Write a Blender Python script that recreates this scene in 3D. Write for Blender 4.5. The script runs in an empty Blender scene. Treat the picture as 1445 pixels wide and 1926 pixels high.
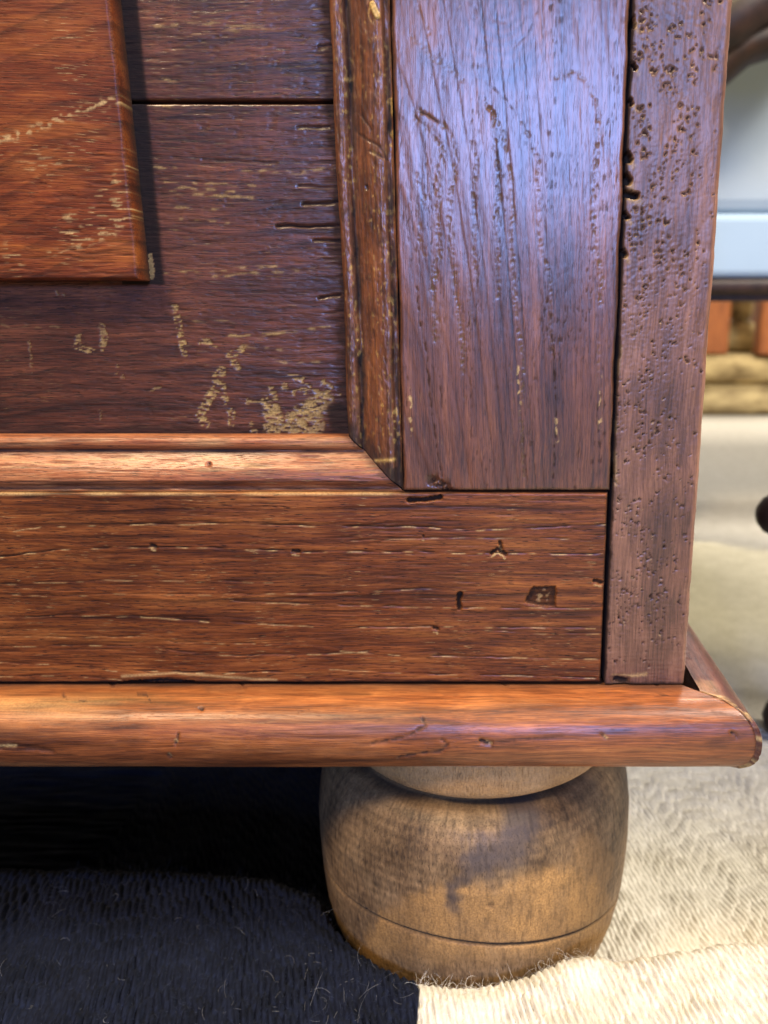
import bpy, bmesh, math, random
import numpy as np
from mathutils import Vector, Matrix

S = bpy.context.scene
COL = S.collection
random.seed(4)
RNG = np.random.default_rng(7)

# ------------------------------------------------------------------ camera
FPX, PX0, PY0 = 1436.0, 911.0, 963.0
TH = math.radians(14.3)
CT, ST = math.cos(TH), math.sin(TH)
CD, CZ = 0.25, 0.26            # camera distance in front of the cabinet face, height
cam = bpy.data.cameras.new('camera'); camo = bpy.data.objects.new('camera', cam); COL.objects.link(camo)
camo.location = (0, -CD, CZ); camo.rotation_euler = (math.pi / 2 - TH, 0, 0)
cam.sensor_fit = 'HORIZONTAL'; cam.sensor_width = 36.0
cam.lens = 36.0 * FPX / 1445.0
cam.shift_x = -(PX0 - 722.5) / 1445.0
cam.clip_start = 0.01; cam.clip_end = 50
cam.dof.use_dof = True; cam.dof.focus_distance = 0.243; cam.dof.aperture_fstop = 14.0
S.camera = camo

# ------------------------------------------------------------------ world and lamps
W = bpy.data.worlds.new('World'); S.world = W; W.use_nodes = True
bg = W.node_tree.nodes['Background']
bg.inputs[0].default_value = (0.62, 0.57, 0.52, 1); bg.inputs[1].default_value = 0.09

def area(name, loc, target, sx, sy, power, color):
    l = bpy.data.lights.new(name, 'AREA'); l.shape = 'RECTANGLE'; l.size = sx; l.size_y = sy
    l.energy = power; l.color = color
    o = bpy.data.objects.new(name, l); COL.objects.link(o); o.location = loc
    o.rotation_euler = (Vector(target) - Vector(loc)).to_track_quat('-Z', 'Y').to_euler()
    return o
def spot(name, loc, target, power, color, ang, blend=0.3, r=0.05):
    l = bpy.data.lights.new(name, 'SPOT'); l.energy = power; l.color = color
    l.spot_size = math.radians(ang); l.spot_blend = blend; l.shadow_soft_size = r
    o = bpy.data.objects.new(name, l); COL.objects.link(o); o.location = loc
    o.rotation_euler = (Vector(target) - Vector(loc)).to_track_quat('-Z', 'Y').to_euler()
    return o
area('ceiling_lamp_light', (-0.75, -0.85, 1.75), (0, 0, 0.15), 0.42, 0.42, 42, (1.0, 0.78, 0.50))
area('window_light', (0.20, -2.3, 0.84), (0.0, 0, 0.27), 0.74, 0.45, 56, (0.28, 0.44, 1.0))
spot('added_floor_spot', (-0.10, 0.45, 2.3), (0.30, 0.62, 0.0), 170, (1.0, 0.88, 0.50), 17, 0.6)  # added spot with no visible source, makes the yellow pool on the floor
area('room_light', (1.3, -.3, 2.3), (0.6, 1.3, 0.0), 0.8, 0.8, 150, (1.0, 0.94, 0.84))
area('added_back_fill', (1.1, 2.3, 2.3), (0.5, 1.1, 0.0), 0.7, 0.7, 60, (1.0, 0.95, 0.86))  # added fill, unseen, brightens the floor behind the settee

S.view_settings.view_transform = 'Standard'; S.view_settings.look = 'None'
S.view_settings.exposure = 0.0
FZ = -.017                     # level of the floor covering
KS = 1.0657
CAM = np.array([0, -CD, CZ])
def away(P): return CAM + KS * (P - CAM); S.view_settings.gamma = 1.0

# ------------------------------------------------------------------ helpers
def F(px, py, y=0.0):
    """photo pixel -> (x, z) on the vertical plane at depth y"""
    dx, dy = (px - PX0) / FPX, (py - PY0) / FPX
    t = (CD + y) / (CT - dy * ST)
    return (t * dx, CZ + t * (-ST - dy * CT))
def FL(pts, y=0.0): return [F(a, b, y) for a, b in pts]
def G(px, py, z=0.0):
    """photo pixel -> (x, y) on the horizontal plane at height z"""
    dx, dy = (px - PX0) / FPX, (py - PY0) / FPX
    t = (CZ - z) / (ST + dy * CT)
    return (t * dx, -CD + t * (CT - dy * ST))

_perm = {}
def perlin(u, v, seed=0):
    if seed not in _perm:
        r = np.random.default_rng(seed + 1000); p = r.permutation(256)
        a = r.random(256) * 2 * np.pi
        _perm[seed] = (np.concatenate([p, p]), np.cos(a), np.sin(a))
    p, gx, gy = _perm[seed]
    iu = np.floor(u).astype(np.int64); iv = np.floor(v).astype(np.int64)
    fu = u - iu; fv = v - iv; iu &= 255; iv &= 255
    def g(i, j, a, b):
        h = p[(p[i & 255] + j) & 255]
        return gx[h] * a + gy[h] * b
    su = fu * fu * fu * (fu * (fu * 6 - 15) + 10); sv = fv * fv * fv * (fv * (fv * 6 - 15) + 10)
    n0 = g(iu, iv, fu, fv) * (1 - su) + g(iu + 1, iv, fu - 1, fv) * su
    n1 = g(iu, iv + 1, fu, fv - 1) * (1 - su) + g(iu + 1, iv + 1, fu - 1, fv - 1) * su
    return (n0 * (1 - sv) + n1 * sv) * 1.5
def fbm(u, v, seed=0, o=3, g=0.5):
    s = 0; a = 1; t = 0
    for k in range(o):
        s = s + a * perlin(u * 2 ** k, v * 2 ** k, seed + 17 * k); t += a; a *= g
    return s / t
def sm(a, b, x):
    t = np.clip((x - a) / (b - a), 0, 1); return t * t * (3 - 2 * t)
def dist(X, Z, pts, crop=0.008):
    D = np.full(X.shape, 1.0)
    P = np.array(pts)
    if len(P) == 1: P = np.vstack([P, P + 1e-6])
    m = (X > P[:, 0].min() - crop) & (X < P[:, 0].max() + crop) & (Z > P[:, 1].min() - crop) & (Z < P[:, 1].max() + crop)
    if not m.any(): return D
    x, z = X[m], Z[m]; d = np.full(x.shape, 1.0)
    for (ax, az), (bx, bz) in zip(P[:-1], P[1:]):
        ex, ez = bx - ax, bz - az; L = ex * ex + ez * ez + 1e-14
        t = np.clip(((x - ax) * ex + (z - az) * ez) / L, 0, 1)
        d = np.minimum(d, np.hypot(x - ax - t * ex, z - az - t * ez))
    D[m] = d; return D
def growth(ph, sharp=.16):
    """long dark growth lines: value 0..1 with a sharp late-wood edge"""
    f = ph - np.floor(ph); k = np.floor(ph); a = (np.sin(k * 12.9898) * 43758.5453) % 1
    return (sm(1 - sharp * 2.6, 1 - sharp * .3, f) * sm(1, 1 - sharp * .3, f) * 1.0 + .35 * f) * (.4 + .6 * a)
def stroke(X, Z, pts, w): return np.exp(-(dist(X, Z, pts, w * 4 + .001) / w) ** 2)

def axis(a, b, d, lo=None, hi=None, dc=0.006):
    """fine spacing d inside lo..hi, coarse outside"""
    lo = a if lo is None else lo; hi = b if hi is None else hi
    L = []
    if lo > a: L.append(np.linspace(a, lo, max(2, int((lo - a) / dc) + 1))[:-1])
    L.append(np.linspace(lo, hi, max(2, int((hi - lo) / d) + 1)))
    if b > hi: L.append(np.linspace(hi, b, max(2, int((b - hi) / dc) + 1))[1:])
    return np.concatenate(L)

def grid(name, P, attr, mat, parent=None, wrap=False, flip=False):
    """P: (n, m, 3) points; attr: (n, m, 4) wear, dirt, tone, spare"""
    n, m = P.shape[:2]
    me = bpy.data.meshes.new(name)
    idx = np.arange(n * m).reshape(n, m)
    if wrap: idx = np.concatenate([idx, idx[:, :1]], 1)
    q = np.stack([idx[:-1, :-1], idx[1:, :-1], idx[1:, 1:], idx[:-1, 1:]], -1).reshape(-1, 4)
    if flip: q = q[:, ::-1]
    me.vertices.add(n * m); me.vertices.foreach_set('co', P.reshape(-1).astype(np.float32))
    me.loops.add(q.size); me.loops.foreach_set('vertex_index', q.reshape(-1).astype(np.int32))
    me.polygons.add(len(q)); me.polygons.foreach_set('loop_start', (np.arange(len(q)) * 4).astype(np.int32))
    me.polygons.foreach_set('loop_total', np.full(len(q), 4, np.int32))
    me.update(calc_edges=True)
    me.polygons.foreach_set('use_smooth', np.ones(len(q), bool))
    if attr is not None:
        ca = me.color_attributes.new('m', 'FLOAT_COLOR', 'POINT')
        ca.data.foreach_set('color', attr.reshape(-1).astype(np.float32))
    me.materials.append(mat)
    o = bpy.data.objects.new(name, me); COL.objects.link(o)
    if parent: o.parent = parent
    return o

def attr4(wear, dirt, tone, spare=None):
    sp = np.zeros_like(wear) if spare is None else spare
    return np.stack([np.clip(wear, 0, 1), np.clip(dirt, 0, 1), np.clip(tone, 0, 1), np.clip(sp, 0, 1)], -1)

def board(name, xs, zs, y0, er, disp, wear, dirt, tone, thick, mat, parent, spare=None, warp=None):
    X, Z = np.meshgrid(xs, zs)
    d = np.minimum.reduce([X - xs[0], xs[-1] - X, Z - zs[0], zs[-1] - Z])
    er_ = er * (1 + .5 * fbm(X * 90, Z * 90, 5, 2))
    t = np.clip(1 - d / er_, 0, 1); Y = y0 + disp + er_ * (1 - np.sqrt(np.clip(1 - t * t, 0, 1)))
    if warp is not None: X = X + warp[0]; Z = Z + warp[1]
    P = np.stack([X, Y, Z], -1); A = attr4(wear, dirt, tone, spare)
    P = np.pad(P, ((1, 1), (1, 1), (0, 0)), 'edge'); A = np.pad(A, ((1, 1), (1, 1), (0, 0)), 'edge')
    for sl in ((0, slice(None)), (-1, slice(None)), (slice(None), 0), (slice(None), -1)):
        P[sl][..., 1] = y0 + thick; A[sl][..., 1] = np.maximum(A[sl][..., 1], .85)
    return grid(name, P, A, mat, parent)

def thing(name, label, cat, loc=(0, 0, 0), group=None):
    o = bpy.data.objects.new(name, None); COL.objects.link(o); o.location = loc; o.empty_display_size = .05
    o['label'] = label; o['category'] = cat
    if group: o['group'] = group
    return o
def bmobj(name, bm, mat, parent=None, smooth=False):
    me = bpy.data.meshes.new(name); bm.normal_update(); bm.to_mesh(me); bm.free()
    me.materials.append(mat)
    ca = me.color_attributes.new('m', 'FLOAT_COLOR', 'POINT')
    ca.data.foreach_set('color', np.tile([0, 0, .5, 0], len(me.vertices)).astype(np.float32))
    if smooth: me.polygons.foreach_set('use_smooth', [True] * len(me.polygons))
    o = bpy.data.objects.new(name, me); COL.objects.link(o)
    if parent:
        o.parent = parent; me.transform(Matrix.Translation(-Vector(parent.location)))
    return o
def box(name, lo, hi, mat, parent=None, bev=0.0, seg=2):
    bm = bmesh.new(); bmesh.ops.create_cube(bm, size=1)
    lo, hi = Vector(lo), Vector(hi)
    for v in bm.verts: v.co = Vector((lo[i] + (v.co[i] + .5) * (hi[i] - lo[i]) for i in range(3)))
    if bev: bmesh.ops.bevel(bm, geom=bm.edges[:], offset=bev, segments=seg, profile=.5, affect='EDGES')
    return bmobj(name, bm, mat, parent, smooth=False)
def lathe(name, prof, c, mat, parent=None, n=48):
    a = np.linspace(0, 2 * np.pi, n, endpoint=False)
    r = np.array([p[0] for p in prof]); z = np.array([p[1] for p in prof])
    P = np.stack([c[0] + r[:, None] * np.cos(a), c[1] + r[:, None] * np.sin(a), c[2] + z[:, None] + 0 * a], -1)
    if parent: P = P - np.array(parent.location)
    return grid(name, P, attr4(*(np.zeros(P.shape[:2]) for _ in range(2)), np.full(P.shape[:2], .5)), mat, parent, wrap=True, flip=True)
def tubes(name, paths, rads, mat, parent=None, ns=3):
    """paths: (k, n, 3) thin strands as one mesh"""
    k, n = paths.shape[:2]
    T = np.gradient(paths, axis=1); T /= np.linalg.norm(T, axis=2, keepdims=True) + 1e-12
    ref = np.array([.3, .5, .81]); U = np.cross(T, ref); U /= np.linalg.norm(U, axis=2, keepdims=True) + 1e-12
    V = np.cross(T, U)
    taper = np.interp(np.linspace(0, 1, n), [0, .1, .8, 1], [.8, 1, .8, .25])[None, :, None]
    ring = []
    for j in range(ns):
        a = 2 * np.pi * j / ns
        ring.append(paths + (U * math.cos(a) + V * math.sin(a)) * rads[:, None, None] * taper)
    R = np.stack(ring, 2)                                  # k n ns 3
    idx = np.arange(k * n * ns).reshape(k, n, ns)
    nx = np.roll(idx, -1, 2)
    q = np.stack([idx[:, :-1], nx[:, :-1], nx[:, 1:], idx[:, 1:]], -1).reshape(-1, 4)
    me = bpy.data.meshes.new(name)
    me.vertices.add(k * n * ns); me.vertices.foreach_set('co', R.reshape(-1).astype(np.float32))
    me.loops.add(q.size); me.loops.foreach_set('vertex_index', q.reshape(-1).astype(np.int32))
    me.polygons.add(len(q)); me.polygons.foreach_set('loop_start', (np.arange(len(q)) * 4).astype(np.int32))
    me.polygons.foreach_set('loop_total', np.full(len(q), 4, np.int32))
    me.update(calc_edges=True); me.polygons.foreach_set('use_smooth', np.ones(len(q), bool))
    me.materials.append(mat)
    o = bpy.data.objects.new(name, me); COL.objects.link(o)
    if parent: o.parent = parent
    return o

# ------------------------------------------------------------------ materials
class NT:
    def __init__(s, name):
        s.m = bpy.data.materials.new(name); s.m.use_nodes = True; s.t = s.m.node_tree; s.n = s.t.nodes
        s.b = s.n['Principled BSDF']
    def L(s, a, b): s.t.links.new(a, b)
    def new(s, ty, **k):
        n = s.n.new(ty)
        for a, v in k.items(): setattr(n, a, v)
        return n
    def val(s, sock, v):
        if isinstance(v, (int, float)): sock.default_value = v
        elif isinstance(v, tuple): sock.default_value = v if len(v) == 4 or sock.type == 'VECTOR' else (*v, 1)
        else: s.L(v, sock)
    def math(s, op, a, b=0.0, c=None, clamp=False):
        n = s.new('ShaderNodeMath', operation=op, use_clamp=clamp); s.val(n.inputs[0], a); s.val(n.inputs[1], b)
        if c is not None: s.val(n.inputs[2], c)
        return n.outputs[0]
    def mix(s, f, a, b, mode='MIX'):
        n = s.new('ShaderNodeMix', data_type='RGBA', blend_type=mode)
        s.val(n.inputs[0], f); s.val(n.inputs[6], a); s.val(n.inputs[7], b); return n.outputs[2]
    def coord(s):
        if not hasattr(s, '_c'): s._c = s.new('ShaderNodeTexCoord').outputs['Object']
        return s._c
    def noise(s, scale=(1, 1, 1), off=(0, 0, 0), detail=3.0, rough=.5, dist=0.0, base=None, out='Fac'):
        mp = s.new('ShaderNodeMapping'); s.L(base or s.coord(), mp.inputs[0])
        mp.inputs['Location'].default_value = off; mp.inputs['Scale'].default_value = scale
        n = s.new('ShaderNodeTexNoise'); s.L(mp.outputs[0], n.inputs['Vector']); n.inputs['Scale'].default_value = 1
        n.inputs['Detail'].default_value = detail; n.inputs['Roughness'].default_value = rough; n.inputs['Distortion'].default_value = dist
        return n.outputs[out]
    def ramp(s, f, stops, interp='LINEAR'):
        r = s.new('ShaderNodeValToRGB'); r.color_ramp.interpolation = interp; e = r.color_ramp.elements
        while len(e) < len(stops): e.new(.5)
        for i, (p, c) in enumerate(stops):
            e[i].position = p; e[i].color = (*c, 1) if len(c) == 3 else c
        s.L(f, r.inputs[0]); return r.outputs[0]
    def step(s, f, a, b):
        n = s.new('ShaderNodeMapRange', interpolation_type='SMOOTHSTEP')
        s.val(n.inputs[0], f); n.inputs[1].default_value = a; n.inputs[2].default_value = b
        return n.outputs[0]

def wood(name, ax, dark, mid, light, wearc=(.52, .34, .13), rough=.36, coat=.35, coat_r=.22, fleck=.5, pore=.7,
         fig=220., bump=.55, across=2300., seed=0., greyc=None, al=1., fd=.86, bumpd=.00035, spec=.35):
    s = NT(name)
    def sc(al, ac, ac2=None):
        v = [ac, ac2 or ac, ac]; v[{'x': 0, 'y': 1, 'z': 2}[ax]] = al; return tuple(v)
    # bend the grain a little
    wv = s.noise((14, 14, 14), (seed, 3, 1), 2, out='Color')
    vm = s.new('ShaderNodeVectorMath', operation='MULTIPLY_ADD'); s.L(wv, vm.inputs[0])
    vm.inputs[1].default_value = (.006, .006, .006); s.L(s.coord(), vm.inputs[2]); B = vm.outputs[0]
    n1 = s.noise(sc(70 * al, across), (seed, 0, 0), 3, .6, base=B)
    n2 = s.noise(sc(9 * al, fig), (0, seed, 0), 3, .6, .6, base=B)
    n3 = s.noise((38, 38, 38), (0, 0, seed), 4, .6)
    n5 = s.noise(sc(260, 4200), (seed, 1, 2), 1, .5, base=B)
    n6 = s.noise(sc(190, 3300), (5, seed, 2), 1, .5, base=B)
    n7 = s.noise((60, 60, 60), (9, seed, 2), 2, .5)
    f = s.math('ADD', s.math('MULTIPLY', n1, .32), s.math('ADD', s.math('MULTIPLY', n2, .45), s.math('MULTIPLY', n3, .23)))
    c = s.ramp(f, [(.36, dark), (.5, mid), (.64, light)])
    at = s.new('ShaderNodeAttribute', attribute_name='m'); sep = s.new('ShaderNodeSeparateColor'); s.L(at.outputs['Color'], sep.inputs[0])
    wear, dirt, tone = sep.outputs[0], sep.outputs[1], sep.outputs[2]
    tn = s.math('MULTIPLY_ADD', tone, 2.0, 0.0)
    comb = s.new('ShaderNodeCombineColor'); [s.L(tn, comb.inputs[i]) for i in range(3)]
    c = s.mix(1.0, c, comb.outputs[0], 'MULTIPLY')
    fine = s.math('MULTIPLY_ADD', s.step(n1, .40, .56), 1 - fd, fd)
    cf = s.new('ShaderNodeCombineColor'); [s.L(fine, cf.inputs[i]) for i in range(3)]
    c = s.mix(1.0, c, cf.outputs[0], 'MULTIPLY')
    pr = s.math('MULTIPLY', s.step(n5, .60, .70), pore)
    c = s.mix(pr, c, tuple(v * .25 for v in dark))
    fl = s.math('MULTIPLY', s.math('MULTIPLY', s.step(n6, .66, .74), s.step(n7, .45, .62)), fleck)
    wr = s.math('MAXIMUM', fl, wear, clamp=True)
    wcol = s.mix(s.step(s.noise((1400, 1400, 1400), (3, 3, seed), 2, .6), .35, .65), tuple(v * .68 for v in wearc), tuple(v * 1.12 for v in wearc))
    c = s.mix(wr, c, wcol)
    if greyc: c = s.mix(at.outputs['Alpha'], c, greyc)
    c = s.mix(dirt, c, (.012, .008, .006))
    s.L(c, s.b.inputs['Base Color'])
    rg = s.math('MULTIPLY_ADD', n3, .22, rough - .11)
    rg = s.math('ADD', rg, s.math('MULTIPLY', s.math('MAXIMUM', dirt, pr), .35), clamp=True)
    s.L(rg, s.b.inputs['Roughness'])
    s.L(s.math('MULTIPLY', s.math('SUBTRACT', 1.0, s.math('MAXIMUM', s.math('MULTIPLY', dirt, 1.6), wear), clamp=True), coat), s.b.inputs['Coat Weight']); s.b.inputs['Coat Roughness'].default_value = coat_r
    h = s.math('ADD', s.math('MULTIPLY', n1, .5), s.math('MULTIPLY', s.step(n5, .58, .70), -.9 * pore))
    h = s.math('ADD', h, s.math('MULTIPLY', n6, .25)); h = s.math('ADD', h, s.math('MULTIPLY', n7, 1.2))
    bp = s.new('ShaderNodeBump'); bp.inputs['Strength'].default_value = bump; bp.inputs['Distance'].default_value = bumpd
    s.L(h, bp.inputs['Height']); s.L(bp.outputs[0], s.b.inputs['Normal'])
    b2 = s.new('ShaderNodeBump'); b2.inputs['Strength'].default_value = bump * .35; b2.inputs['Distance'].default_value = bumpd
    s.L(h, b2.inputs['Height']); s.L(b2.outputs[0], s.b.inputs['Coat Normal'])
    s.b.inputs['Specular IOR Level'].default_value = spec
    return s.m

def plain(name, c1, c2, scale=40., rough=.6, bump=.2, bd=.0005, stretch=(1, 1, 1), coat=0., spec=.5):
    s = NT(name); s.b.inputs['Specular IOR Level'].default_value = spec
    n = s.noise(tuple(scale * k for k in stretch), (1, 2, 3), 4, .6)
    s.L(s.ramp(n, [(.35, c1), (.65, c2)]), s.b.inputs['Base Color']); s.b.inputs['Roughness'].default_value = rough
    s.b.inputs['Coat Weight'].default_value = coat
    bp = s.new('ShaderNodeBump'); bp.inputs['Strength'].default_value = bump; bp.inputs['Distance'].default_value = bd
    s.L(n, bp.inputs['Height']); s.L(bp.outputs[0], s.b.inputs['Normal'])
    return s.m

M_STILE = wood('stile_teak', 'z', (.040, .013, .006), (.120, .038, .014), (.22, .078, .027), rough=.5, coat=.95, coat_r=.27, spec=.2, fleck=.12, bump=.35, pore=.4, seed=1.3, fig=170)
M_POST = wood('post_teak', 'z', (.060, .026, .014), (.155, .066, .035), (.25, .115, .062), rough=.55, coat=.62, coat_r=.34, spec=.2, bump=.35, fleck=.1, pore=.35, seed=4.7, across=1500, fig=90)
M_RAIL = wood('rail_teak', 'x', (.038, .010, .004), (.16, .042, .009), (.32, .105, .022), rough=.5, coat=.28, coat_r=.3, spec=.15, fleck=.5, pore=.9, seed=2.1, bump=.35)
M_PANEL = wood('panel_teak', 'x', (.022, .007, .003), (.080, .021, .008), (.16, .047, .017), wearc=(.38,.24,.08), rough=.5, coat=.8, coat_r=.25, spec=.2, fleck=.30, pore=.7, seed=6.2, bump=.5)
M_FIELD = wood('field_teak', 'x', (.055, .010, .003), (.175, .034, .006), (.31, .085, .013), rough=.5, coat=.10, coat_r=.3, spec=.2, fleck=.6, pore=.5, seed=8.8, fig=110)
M_MOULH = wood('moulding_teak_lying', 'x', (.08, .020, .008), (.26, .074, .022), (.44, .165, .055), rough=.42, coat=.4, coat_r=.28, fleck=.5, pore=.8, seed=3.3)
M_MOULV = wood('moulding_teak_upright', 'z', (.05, .018, .009), (.16, .050, .016), (.30, .105, .026), rough=.5, coat=.55, coat_r=.3, fleck=.3, pore=.5, seed=5.5, across=1100, wearc=(.6, .36, .09))
M_BASE = wood('base_moulding_teak', 'x', (.06, .016, .006), (.24, .068, .016), (.43, .15, .038), rough=.42, coat=.28, coat_r=.3, fleck=.12, pore=.35, seed=7.1, bump=.35, fig=130)
M_SIDE = wood('side_moulding_teak', 'y', (.04, .012, .008), (.10, .025, .014), (.18, .06, .03), rough=.4, coat=.4, fleck=.1, pore=.5, seed=9.1)
OLIVE = (.15, .125, .05, 1)
M_FOOT = wood('foot_wood', 'z', (.115, .060, .026), (.25, .145, .062), (.37, .225, .10), wearc=(.44, .23, .07), rough=.58, coat=.06, coat_r=.3, fleck=0., pore=.75, seed=1.9, across=1100, fig=60, al=5., bump=.6, fd=.9, greyc=(.06, .045, .04, 1))
M_DARK = plain('dark_old_wood', (.012, .007, .005), (.03, .015, .01), 60, .8)
M_WAX = plain('old_wax', (.10, .09, .05), (.30, .26, .12), 900, .4, .8)

# ------------------------------------------------------------------ the cabinet
cab = thing('cabinet', 'old reddish teak cabinet corner with panelled front, bun foot and rounded base moulding', 'cabinet')
XL, ZT = -0.42, 0.52                    # how far the cabinet goes on beyond the frame
VX, VZ = -0.20, 0.40                    # fine detail reaches this far
XO, ZO = -0.0274, 0.2032                # outer corner of the panel moulding
XJ = 0.0428                             # joint of stile/rail with the corner post
X0 = 0.0719                             # right face of the cabinet
ZB = 0.1322                             # top of base moulding
fs = 0.00034

# --- stile
xs = axis(XO + .0003, XJ - .0005, fs); zs = axis(ZO + .0004, ZT, fs, hi=VZ)
X, Z = np.meshgrid(xs, zs)
wx = X + .0006 * fbm(X * 500, Z * 260, 3, 2); wz = Z
bands = [
 (FL([(786,207),(839,239),(856,271),(858,303),(848,366),(845,414),(850,470),(858,540),(868,620),(872,700)]), 1.5, 1),
 (FL([(778,217),(807,245),(832,274),(832,303),(821,331),(824,376),(823,414),(826,470),(815,540),(820,640)]), 1.9, 1),
 (FL([(888,268),(896,296),(896,331),(890,360),(893,398),(891,452),(897,520)]), 1.1, 1),
 (FL([(912,188),(928,217),(931,261),(931,287),(937,318),(936,350),(939,376),(931,401),(936,452),(938,560)]), 1.2, 1),
 (FL([(918,197),(944,242),(953,280),(960,325),(963,366),(966,404),(960,439),(966,520),(972,600),(980,640),(985,700),(980,760),(986,900)]), 1.0, 1),
 (FL([(980,232),(993,255)]), .7, 1.2), (FL([(1004,283),(1014,306),(1011,341)]), 1.0, 1.7), (FL([(1011,345),(1017,382),(1015,430),(1017,466),(1036,524),(1036,603),(1041,667)]), .9, .9),
 (FL([(1046,143),(1084,134),(1109,156),(1122,191),(1127,223)]), 1.6, .7),
 (FL([(1127,223),(1127,271),(1119,318),(1119,366),(1116,414),(1121,470),(1132,524),(1127,571)]), 1.4, 1),
 (FL([(776,70),(800,90),(812,105),(850,130),(870,150)]), 2.0, .6), (FL([(784,10),(800,45),(808,62)]), .7, .8),
 (FL([(783,330),(798,370),(786,400),(790,450),(800,480)]), 1.3, .8),
 (FL([(1128,640),(1126,700),(1132,760),(1130,820)]), .8, .7), (FL([(960,690),(966,760),(964,860),(975,920)]), .9, .6),
 (FL([(880,480),(886,600),(870,690),(875,760)]), 1.4, .5)]
pore = sm(.08, .5, perlin(X * 1300, Z * 620, 11)) * .8 + sm(.15, .5, perlin(X * 1900, Z * 1000, 12)) * .6
pore *= .55 + .6 * sm(-.3, .3, perlin(X * 260, Z * 160, 15))
disp = np.zeros_like(X); dirt = np.zeros_like(X); wear = np.zeros_like(X)
for pts, w, k in bands:
    bnd = stroke(wx, wz, pts, w * .00075) * k
    p = np.clip(bnd * 1.35 - .35, 0, 1) * pore
    disp += np.clip(p, 0, 1) * .00012 + bnd * .00003; dirt = np.maximum(dirt, np.clip(p * .6, 0, .55)); wear = np.maximum(wear, .25 * np.clip(p, 0, 1))
    disp += bnd * .00005 * fbm(X * 900, Z * 500, 31, 2)
cracks = [
 (FL([(783,540),(792,613),(804,676),(810,762),(820,826),(828,884)]), .45, .8), (FL([(826,708),(832,760),(839,810)]), .35, .6),
 (FL([(1030,560),(1036,603),(1041,667),(1046,762),(1044,830),(1042,900)]), .5, .8),
 (FL([(909,150),(944,178),(960,197),(972,217)]), .3, .8), (FL([(786,207),(815,222),(839,239)]), .5, 1.), (FL([(778,217),(800,238),(826,270)]), .45, .9),
 (FL([(995,255),(997,330),(1003,400)]), .25, .4), (FL([(1018,5),(1004,40),(985,72),(962,92)]), .35, .35), (FL([(880,0),(905,30),(950,42),(990,30)]), .9, .15),
 (FL([(832,130),(836,200),(840,300)]), .2, .35), (FL([(1062,10),(1060,60),(1055,100)]), .2, .3), (FL([(1094,760),(1090,830)]), .25, .4)]
for pts, w, k in cracks:
    b = stroke(wx, wz, pts, w * .00055); b = b * (.25 + .8 * sm(-.25, .3, perlin(X * 300, Z * 420, 13)))
    disp += b * .00012 * k; dirt = np.maximum(dirt, np.clip(b * k * 1.0, 0, .85))
# waxy flecks in some pores
for pts in (FL([(1130,700),(1128,760),(1130,820)]), FL([(1046,770),(1048,830)]), FL([(975,690),(978,770)]), FL([(771,730),(775,830)]), FL([(858,0),(862,10)]), FL([(806,100),(812,108)])):
    wear = np.maximum(wear, stroke(wx, wz, pts, .0004) * sm(.1, .35, perlin(X * 700, Z * 420, 14)))
rp_ = sm(.3, .55, perlin(wx * 1500, Z * 330, 16)) * sm(.0, .4, perlin(X * 170, Z * 22, 17)); dirt = np.maximum(dirt, rp_ * .45); disp += rp_ * .00003
# scraped ripples of the old surface
disp += .00010 * fbm(X * 210 + 2 * Z * 20, Z * 26, 21, 3) + .00004 * fbm(X * 620, Z * 90, 22, 3) + .000015 * fbm(X * 1500, Z * 420, 23, 2)
tone = .5 + .13 * fbm(X * 260, Z * 16, 24, 3) + .10 * fbm(X * 70, Z * 30, 25, 2)
ph = (Z + 115 * np.clip(X + .034, 0, 1) ** 2 + .0045 * fbm(X * 60, Z * 14, 32, 3)) / .034
gl = growth(ph); tone -= .20 * gl * (.4 + .9 * sm(-.3, .4, fbm(X * 40, Z * 12, 33, 2))); disp += .00005 * gl
cx_, cz_ = F(940, 60); kn = np.exp(-(((X - cx_) / .014) ** 2 + ((Z - cz_) / .011) ** 2))
r_ = np.hypot((X - cx_) / 1.3, Z - cz_ - .006); tone += kn * .12 * np.sin(r_ * 2600 + 3 * fbm(X * 90, Z * 90, 26, 2))
tone -= .18 * stroke(X, Z, FL([(800,110),(880,135),(960,150),(1000,110)]), .003)
chip = stroke(X + .0008 * fbm(X * 800, Z * 800, 27, 2), Z, FL([(815,905),(835,915),(848,930)]), .0016)
chip *= sm(-.2, .3, perlin(X * 700, Z * 700, 28) + .3)
disp += chip * .0009; dirt = np.maximum(dirt, chip * .75)
eb = np.minimum(np.minimum(X - xs[0], xs[-1] - X), Z - zs[0])
dirt = np.maximum(dirt, .75 * sm(.0007, .0001, eb + .0005 * fbm(X * 600, Z * 600, 29, 2)))
tone += .15 * sm(.002, .0006, np.abs(X - xs[0] - .0015))  # lit glow along the left edge, painted in as lighter tone
wrp = (.0007 * fbm(Z * 55, X * 5, 40, 3) * sm(.012, 0, np.minimum(X - xs[0], xs[-1] - X)), 0)
board('stile', xs, zs, 0.0, .0011, disp, wear, dirt, tone, .012, M_STILE, cab, warp=wrp)

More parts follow.
